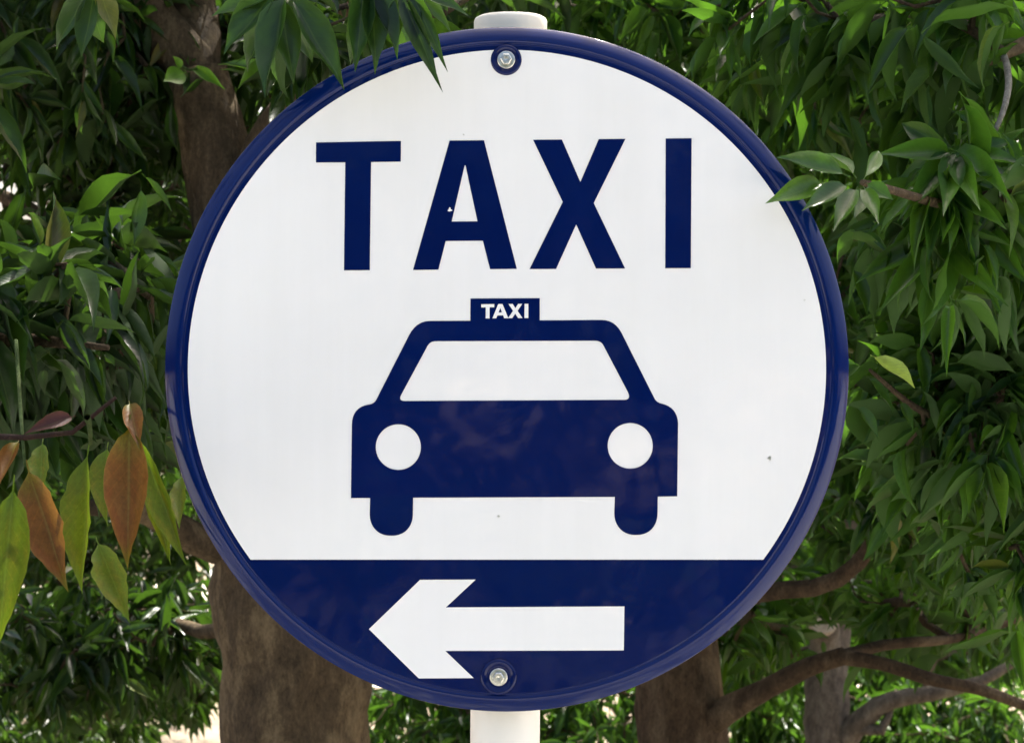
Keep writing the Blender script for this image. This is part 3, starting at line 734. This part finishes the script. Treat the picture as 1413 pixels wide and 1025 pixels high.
tC.clusters(ell((1.4, 4.6, 4.6), (2.2, 1.8, 2.0), 260, 0.3), True)

# ---- near tree whose trunk stands outside on the right; its sprays come in front of the rim
tE = tree('evergreen_tree', 'glossy leaf sprays at right edge reaching over the sign rim, with pale hooked twig', 'tree', (1.55, 1.0, 0), M_BARK, M_LEAF)
e0 = np.array([1.55, 1.0, 0.0])
tE.limb('trunk', [e0 - [0, 0, 0.05], e0 + [0.0, 0, 0.8], e0 + [-0.03, 0, 1.6], e0 + [0.05, 0.03, 2.6], e0 + [0.0, 0.1, 4.2]], [0.13, 0.10, 0.09, 0.07, 0.03], 20, 0.06)
tE.limb('branch', [e0 + [-0.02, 0, 1.5], P(1640, 330, 0.7), P(1500, 300, 0.5), P(1400, 270, 0.35), P(1320, 225, 0.25)], [0.03, 0.022, 0.015, 0.009, 0.004], 10, 0.08)
tE.limb('branch', [P(1420, 275, 0.38), P(1300, 282, 0.2), P(1230, 262, 0.08), P(1190, 252, 0.02)], [0.007, 0.005, 0.004, 0.003], 8, 0.05)
tE.limb('branch', [e0 + [0, 0, 1.9], P(1600, 30, 0.7), P(1470, 45, 0.5), P(1413, 62, 0.41), P(1385, 72, 0.40), P(1358, 88, 0.39)], [0.024, 0.016, 0.010, 0.008, 0.008, 0.004], 10, 0.15)
tE.limb('twig', [P(1383, 72, 0.40), P(1390, 95, 0.34), P(1391, 125, 0.30), P(1384, 155, 0.28), P(1372, 184, 0.27)], [0.0042, 0.0038, 0.0034, 0.003, 0.0025], 8, 0.05, 0.012, M_TWIG_GREY)
tE.limb('branch', [e0 + [0, 0, 1.3], P(1600, 560, 0.8), P(1430, 590, 0.7), P(1300, 600, 0.6)], [0.024, 0.016, 0.01, 0.005], 10, 0.1)
tE.clusters(blob(1310, 280, 0.24, 85, 22, 0.08, 9)); tE.clusters(blob(1390, 260, 0.28, 60, 30, 0.08, 5)); tE.clusters(blob(1300, 60, 0.55, 170, 80, 0.25, 26)); tE.clusters(blob(1340, 330, 0.6, 140, 110, 0.25, 34)); tE.clusters(blob(1300, 560, 0.7, 130, 110, 0.25, 34))
tE.clusters(blob(1500, 400, 0.7, 120, 400, 0.4, 60)); tE.clusters(blob(1050, 40, 0.7, 110, 60, 0.3, 12)); tE.clusters(blob(1370, 740, 0.9, 90, 80, 0.3, 14))
tE.clusters(ell((1.6, 1.0, 3.6), (1.3, 1.2, 1.2), 150, 0.3), True); tE.clusters(ell((0.75, 1.1, 3.5), (0.7, 0.7, 0.5), 50, 0.2), True); tE.clusters(ell((0.66, 0.65, 3.0), (0.45, 0.35, 0.2), 34, 0.1), True)  # second and third clumps added out of view to shade the sprays
hub = (1189, 254)
for (tx, ty, bx, by, y0, y1, wpx) in [(1059, 278, 1140, 252, 0.02, -0.04, 34), (1074, 214, 1172, 244, 0.03, -0.02, 34), (1108, 288, 1172, 254, 0.01, -0.04, 28), (1150, 316, 1184, 258, 0.02, -0.04, 28),
                                      (1212, 306, 1192, 258, 0.0, -0.06, 24), (1232, 275, 1194, 252, 0.02, 0.0, 24), (1215, 205, 1190, 250, 0.04, 0.1, 22), (1132, 208, 1182, 246, 0.05, 0.12, 26), (1180, 300, 1188, 258, 0.04, 0.0, 26)]:
    tE.add_special(P(bx, by, y0), P(tx, ty, y1), wpx / PXM, M_LEAF, (rng.normal(-0.1, 0.3), -1.0, 0.2 + rng.normal(0, 0.2)), 0)
for (tx, ty, y1, wpx) in [(1211, 211, 0.12, 36), (1303, 291, 0.1, 42), (1401, 188, 0.2, 34), (1414, 226, 0.16, 32), (1240, 168, 0.3, 34), (1262, 262, 0.1, 38), (1350, 285, 0.1, 36), (1395, 262, 0.12, 34), (1330, 150, 0.35, 30)]:
    tE.add_special(P(1316 + rng.normal(0, 5), 213 + rng.normal(0, 4), 0.22), P(tx, ty, y1), wpx / PXM, M_LEAF, (rng.normal(-0.1, 0.4), -1.0, 0.35 + rng.normal(0, 0.3)))
for (tx, ty, y1, wpx) in [(1215, 425, 0.2, 36), (1260, 440, 0.22, 36), (1330, 428, 0.12, 48), (1362, 405, 0.15, 40), (1385, 420, 0.2, 36), (1180, 385, 0.25, 40), (1290, 330, 0.3, 34)]:
    tE.add_special(P(1292 + rng.normal(0, 7), 322 + rng.normal(0, 5), 0.26), P(tx, ty, y1), wpx / PXM, M_LEAF, (rng.normal(-0.1, 0.4), -1.0, 0.35 + rng.normal(0, 0.3)))
tE.limb('twig', [P(1330, 290, 0.4), P(1310, 300, 0.32), P(1292, 320, 0.26)], [0.004, 0.003, 0.002], 6, 0, 0.02, M_TWIG)
tE.add_special(P(1201, 490, 0.5), P(1263, 532, 0.44), 0.028, M_LEAF_SUN_PAINTED, (0.3, -1.0, 0.9))
for (bx, by, tx, ty, wpx) in [(1190, 505, 1150, 520, 20), (1195, 520, 1240, 560, 22), (1240, 555, 1262, 590, 18), (1180, 560, 1215, 600, 22)]:
    tE.add_special(P(bx, by, 0.5), P(tx, ty, 0.46), wpx / PXM, M_LEAF_FRESH, (0.1, -0.6, 1))
tE.limb('twig', [P(1330, 590, 0.62), P(1260, 560, 0.55), P(1200, 510, 0.5)], [0.005, 0.004, 0.002], 6, 0, 0.02, M_TWIG)

# ---- near tree outside on the left; russet hanging leaves
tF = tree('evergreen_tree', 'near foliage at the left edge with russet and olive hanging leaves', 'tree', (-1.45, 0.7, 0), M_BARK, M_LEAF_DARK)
f0 = np.array([-1.45, 0.7, 0.0])
tF.limb('trunk', [f0 - [0, 0, 0.05], f0 + [0, 0, 0.8], f0 + [0.04, 0, 1.7], f0 + [0.0, 0.05, 2.7], f0 + [0.05, 0.1, 4.2]], [0.12, 0.095, 0.08, 0.06, 0.03], 20, 0.06)
tF.limb('branch', [f0 + [0.03, 0, 1.45], P(-180, 480, 0.5), P(-60, 470, 0.35), P(60, 470, 0.3), P(150, 480, 0.28)], [0.026, 0.018, 0.011, 0.007, 0.003], 10, 0.08)
tF.limb('branch', [f0 + [0.0, 0, 1.35], P(-150, 620, 0.2), P(-40, 600, 0.0), P(30, 604, -0.06), P(90, 600, -0.08), P(130, 580, -0.09), P(160, 548, -0.08)], [0.02, 0.009, 0.0034, 0.0026, 0.0022, 0.0019, 0.0015], 10, 0.08, mat=M_TWIG_RED)
tF.limb('branch', [f0 + [0.0, 0, 2.1], P(-150, -60, 0.4), P(60, -80, 0.2), P(250, -70, 0.1), P(400, -30, 0.0), P(500, -25, -0.02), P(570, -10, -0.03)], [0.03, 0.02, 0.014, 0.010, 0.006, 0.004, 0.003], 10, 0.08)
tF.limb('twig', [P(22, 470, 0.05), P(26, 530, 0.0), P(30, 590, -0.05), P(34, 640, -0.08)], [0.0019, 0.0017, 0.0016, 0.0012], 8, 0.05, 0.02, M_SHOOT)
tF.clusters(blob(100, 430, 0.5, 150, 130, 0.3, 46)); tF.clusters(blob(60, 560, 0.6, 120, 70, 0.25, 16)); tF.clusters(blob(-100, 400, 0.6, 120, 400, 0.4, 50))
tF.clusters(blob(190, 480, 0.8, 60, 110, 0.2, 14))
tF.clusters(ell((-1.5, 0.7, 3.6), (1.3, 1.2, 1.2), 150, 0.3), True); tF.clusters(ell((-0.5, 1.0, 3.5), (0.7, 0.7, 0.5), 50, 0.2), True); tF.clusters(ell((-1.0, 1.3, 3.1), (0.8, 0.7, 0.4), 70, 0.1), True); tF.clusters(ell((-0.45, 0.7, 3.0), (0.5, 0.35, 0.2), 26, 0.1), True)  # clumps after the first added out of view to shade the leaves
YF = -0.1
for (bx, by, tx, ty, wpx, mt, yy, var) in [(36, 634, 90, 815, 58, M_LEAF_BROWN, -0.08, 0), (124, 610, 107, 818, 50, M_LEAF_OLIVE, -0.06, 0), (180, 572, 173, 780, 58, M_LEAF_BROWN, -0.12, 1), (20, 655, -2, 895, 56, M_LEAF_OLIVE, -0.14, 1),
                                           (132, 740, 177, 856, 42, M_LEAF_OLIVE, 0.0, 0), (188, 590, 254, 780, 34, M_LEAF_OLIVE, -0.02, 2), (251, 652, 246, 728, 22, M_LEAF_OLIVE, 0.05, 0), (178, 553, 192, 612, 26, M_LEAF_BROWN, -0.1, 1),
                                           (28, 605, -6, 668, 24, M_LEAF_BROWN, -0.06, 1), (104, 574, 38, 594, 22, M_LEAF_RED, -0.05, 1), (60, 605, 52, 690, 30, M_LEAF_OLIVE, 0.06, 0),
                                           (200, 640, 236, 770, 30, M_LEAF_OLIVE, 0.08, 1), (150, 610, 140, 720, 36, M_LEAF_OLIVE, 0.1, 1)]:
    tF.add_special(P(bx, by, yy + 0.03), P(tx, ty, yy - 0.02), wpx * (DIST + yy) / (DIST * PXM) * 1.08, mt, (rng.normal(0, 0.2), -1, 0.35), 8 + var % 2)
tF.limb('twig', [P(120, 575, -0.1), P(124, 592, -0.06), P(125, 612, -0.04)], [0.003, 0.0025, 0.002], 6, 0, 0.01, M_SHOOT, None, False)
# sprays hanging over the upper left rim
def spray(t, hx, hy, Y, tips_, mat):
    for (tx, ty, dy, wpx) in tips_:
        t.add_special(P(hx + rng.normal(0, 6), hy + rng.normal(0, 5), Y), P(tx, ty, Y + dy), wpx / PXM, mat, (rng.normal(0, 0.35), -0.9, 0.7))
spray(tF, 389, -12, -0.02, [(304, 68, -0.02, 46), (356, 122, -0.05, 46), (405, 104, -0.03, 40), (478, 110, -0.04, 42), (330, 100, 0.02, 36), (440, 95, 0.03, 34), (290, 20, 0, 36), (378, 142, 0.06, 36)], M_LEAF_DARK)
spray(tF, 505, -28, -0.04, [(492, 92, -0.03, 36), (522, 84, -0.04, 38), (558, 70, -0.03, 34), (470, 85, 0, 34), (545, 40, -0.02, 30)], M_LEAF_DARK)
spray(tF, 560, -22, -0.05, [(597, 108, -0.05, 26), (609, 83, -0.04, 24), (575, 66, -0.02, 28), (648, 20, 0, 26), (625, 45, 0.02, 24), (540, 75, 0, 28)], M_LEAF_DARK)
spray(tF, 130, -20, 0.1, [(60, 60, 0, 36), (110, 80, 0, 36), (165, 50, 0, 34), (140, 75, 0.04, 32)], M_LEAF_DARK)

# ---- trees further back that close the view
def back_tree(label, x, y, seed_pts, leafm, h=5.0, bark=M_BARK2, crown=None):
    t = tree('evergreen_tree', label, 'tree', (x, y, 0), bark, leafm)
    b = np.array([x, y, 0.0])
    t.limb('trunk', [b - [0, 0, 0.05], b + [0.05, 0, 1.2], b + [-0.04, 0.05, 2.4], b + [0.06, 0, h]], [0.12, 0.09, 0.075, 0.02], 14, 0.07, 0.12)
    for k in range(7):
        a = k * 2.4; z = 0.9 + 0.42 * k
        d = np.array([math.cos(a), math.sin(a) * 0.8, 0.25])
        t.limb('branch', [b + [0, 0, z], b + [0, 0, z] + d * 0.5, b + [0, 0, z + 0.05] + d * 1.1], [0.035, 0.022, 0.008], 8, 0.08, 0.12)
    for s in seed_pts: t.clusters(s)
    if crown is not None: t.clusters(ell(*crown, 0.3), True)
    return t
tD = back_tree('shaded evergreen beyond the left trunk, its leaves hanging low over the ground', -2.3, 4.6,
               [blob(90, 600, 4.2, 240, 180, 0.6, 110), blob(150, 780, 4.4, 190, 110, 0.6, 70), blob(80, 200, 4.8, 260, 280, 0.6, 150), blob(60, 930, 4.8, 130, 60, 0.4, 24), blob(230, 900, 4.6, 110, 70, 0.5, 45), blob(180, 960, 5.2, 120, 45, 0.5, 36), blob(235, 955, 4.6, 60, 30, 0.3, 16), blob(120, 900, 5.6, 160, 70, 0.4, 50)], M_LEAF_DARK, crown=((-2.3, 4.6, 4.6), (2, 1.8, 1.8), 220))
tG = back_tree('evergreen directly behind the sign, leaves showing over and under the panel', -0.1, 4.2,
               [blob(640, 20, 4.0, 330, 150, 0.6, 110), blob(580, 1000, 4.3, 110, 90, 0.5, 55), blob(800, 1000, 4.3, 100, 90, 0.5, 55), blob(700, 300, 4.4, 500, 250, 0.5, 60), blob(700, 480, 3.6, 380, 330, 0.6, 120)], M_LEAF_FRESH, crown=((0, 4.4, 4.6), (1.8, 1.6, 1.8), 200))
tH = back_tree('far evergreen at the back on the left, bright between the hanging leaves', -3.3, 8.5,
               [blob(120, 500, 8.3, 280, 300, 0.7, 120), blob(140, 860, 8.2, 220, 70, 0.5, 40), blob(300, 100, 8.5, 350, 250, 0.7, 90)], M_LEAF_FRESH)
tI = back_tree('far evergreen at the back on the right, behind the grey trunk', 2.6, 7.6,
               [blob(1150, 300, 7.4, 330, 350, 0.7, 150), blob(1200, 780, 7.4, 300, 150, 0.7, 130), blob(1080, 830, 6.6, 180, 100, 0.6, 140), blob(1180, 900, 5.8, 200, 50, 0.4, 50), blob(1350, 860, 6.8, 160, 90, 0.6, 80)], M_LEAF)

# ---- low shrubs
def shrub(label, x, y, pts, leafm):
    t = tree('shrub', label, 'shrub', (x, y, 0), M_BARK2, leafm)
    b = np.array([x, y, 0.0])
    for k in range(6):
        a = k * 1.05
        d = np.array([math.cos(a) * 0.5, math.sin(a) * 0.4, 0])
        t.limb('stem', [b + d * 0.1 - [0, 0, 0.02], b + d * 0.5 + [0, 0, 0.35], b + d * 1.1 + [0, 0, 0.8]], [0.018, 0.013, 0.006], 7, 0.08, 0.1)
    for s in pts: t.clusters(s)
    return t
sJ = shrub('bright green shrub low at the bottom right beneath the boughs', 1.9, 5.6, [blob(1260, 980, 5.4, 170, 75, 0.6, 100), blob(1330, 1060, 5.4, 200, 80, 0.6, 60)], M_LEAF_FRESH)
sK = shrub('bright green shrub between the brown and the grey trunk at the bottom', 0.75, 5.4, [blob(1050, 985, 5.2, 90, 75, 0.5, 70), blob(1040, 1080, 5.2, 120, 70, 0.5, 40)], M_LEAF_FRESH)
sL = shrub('dark shrub at the bottom left corner of the view', -2.0, 6.4, [blob(60, 1000, 6.2, 110, 60, 0.5, 60), blob(150, 1010, 6.6, 80, 50, 0.4, 24)], M_LEAF_DARK)

for t in TREES: t.grow(clear)

# ------------------------------------------------------------------ which leaves show largest: those become parts of their own
VV, FF, own = [], [], []
off = 0
for ti, t in enumerate(TREES):
    B, FR, VA, LI = t.L
    v, f, uv = TPL_L[1]
    Wd = np.einsum('nij,vj->nvi', FR, v) + B[:, None, :]
    n = len(B); VV.append(Wd.reshape(-1, 3))
    FF.append((f[None] + (np.arange(n) * len(v))[:, None, None] + off).reshape(-1, 4))
    own.append(np.stack([np.full(n, ti), np.arange(n)], 1).repeat(len(f), 0)); off += n * len(v)
VV = np.concatenate(VV); FF = np.concatenate(FF); own = np.concatenate(own)
nd = 64
disc = [(0.29 * math.cos(2 * math.pi * k / nd), 0.0, SZ + 0.29 * math.sin(2 * math.pi * k / nd)) for k in range(nd)]
bv = BVHTree.FromPolygons(VV.tolist() + disc, FF.tolist() + [tuple(range(len(VV), len(VV) + nd))])
eye = Vector(cam.location)
hits = [np.zeros(len(t.L[0]), int) for t in TREES]
for gy in range(0, 1025, 4):
    for gx in range(0, 1413, 4):
        d = Vector(P(gx + 2, gy + 2, 0)) - eye
        h = bv.ray_cast(eye, d.normalized(), 60)
        if h[2] is not None and h[2] < len(own):
            hits[own[h[2]][0]][own[h[2]][1]] += 1
for ti, t in enumerate(TREES):
    B, FR, VA, LI = t.L
    order = np.argsort(-hits[ti])
    nsp = len(t.special); print(t.o.name, len(B), int((hits[ti] > 1).sum()))
    pick = [k for k in order[:max(0, 300 - nsp)] if hits[ti][k] >= 2 and not LI[k]]
    mask = np.ones(len(B), bool); mask[pick] = False
    inv = Matrix.Translation(-Vector(t.base))
    for k in pick:
        o = bpy.data.objects.new('leaf', leaf_mesh(int(VA[k]), t.leafm)); C.objects.link(o); o.parent = t.o
        m = Matrix.Identity(4)
        for r in range(3):
            for c in range(3): m[r][c] = FR[k][r][c]
            m[r][3] = B[k][r]
        o.matrix_basis = inv @ m
    for (b, fr, va, mt) in t.special:
        o = bpy.data.objects.new('leaf', leaf_mesh(int(va), mt)); C.objects.link(o); o.parent = t.o
        m = Matrix.Identity(4)
        for r in range(3):
            for c in range(3): m[r][c] = fr[r][c]
            m[r][3] = b[r]
        o.matrix_basis = inv @ m
        lab = {'russet_leaf': 'russet brown hanging leaf', 'olive_leaf': 'olive yellow hanging leaf', 'dark_red_leaf': 'dark red leaf', 'lime_leaf': 'small lime green leaf', 'sun_painted_leaf': 'yellow green leaf with sunlight painted in'}.get(mt.name)
        if lab: o['label'] = lab
    mm = mask & ~LI
    if mm.any(): joined_leaves('foliage', B[mm], FR[mm], VA[mm], TPL if t.base[1] < 1.2 else TPL_M, t.leafm, t.o)
    mm = mask & LI
    if mm.any(): joined_leaves('upper_foliage', B[mm], FR[mm], VA[mm], TPL_L, t.leafm, t.o)

# ------------------------------------------------------------------ far woods: a sunny belt beyond the path and a dark one across the road
def belt(name, label, x0, x1, y0, y1, h0, h1, n, size, leafm, gaps=()):
    base = empty(name + '_tmp', (0, 0, 0))
    B = np.stack([rng.uniform(x0, x1, n), rng.uniform(y0, y1, n), np.zeros(n)], 1)
    top = h0 + (h1 - h0) * (0.5 + 0.25 * np.sin(B[:, 0] * 0.9 + 1) + 0.25 * np.sin(B[:, 0] * 0.37))
    B[:, 2] = top * rng.random(n) ** 0.8
    for (sx, sz, rx, rz) in gaps:      # openings between the crowns, shaped so the sign mirrors sky
        g = -B[:, 1] / DIST + 1
        B = B[((B[:, 0] / g - sx) / rx) ** 2 + (((B[:, 2] - SZ) / g - sz) / rz) ** 2 > 1]
    n = len(B)
    FR = np.zeros((n, 3, 3))
    for k in range(n):
        ax = rng.normal(0, 1, 3); ax[2] -= 0.5; ax /= np.linalg.norm(ax)
        nn = np.cross(ax, rng.normal(0, 1, 3)); nn /= np.linalg.norm(nn)
        if nn[2] < 0: nn = -nn
        s = np.cross(ax, nn); ln = size * rng.uniform(0.7, 1.3)
        FR[k] = np.stack([s * ln * 0.45, ax * ln, nn * ln], 1)
    o = joined_leaves(name, B, FR, rng.integers(0, 6, n), TPL_L, leafm, base)
    o.parent = None; bpy.data.objects.remove(base)
    return tag(o, label, 'trees', kind='stuff')
belt('far_woods', 'sunlit belt of far trees glimpsed through gaps in the foliage', -14, 14, 18, 23, 1.5, 3.2, 9000, 0.32, M_LEAF_FRESH)
belt('reflection_hedge', 'unseen low leaf belt added to darken what the sign mirrors', -14, 14, -5.1, -4.4, 1.15, 1.35, 12000, 0.16, M_LEAF_DARK)  # added out of view to keep the bright road out of the sign reflection
belt('roadside_woods', 'dark belt of trees across the road mirrored in the enamel', -22, 22, -21, -15, 3.5, 6.5, 16000, 0.5, M_LEAF_DARK, [(0.262, 0.10, 0.035, 0.07), (0.25, -0.07, 0.02, 0.08), (-0.19, 0.165, 0.025, 0.018), (0.0, -0.015, 0.018, 0.018), (0.16, 0.2, 0.02, 0.03)])
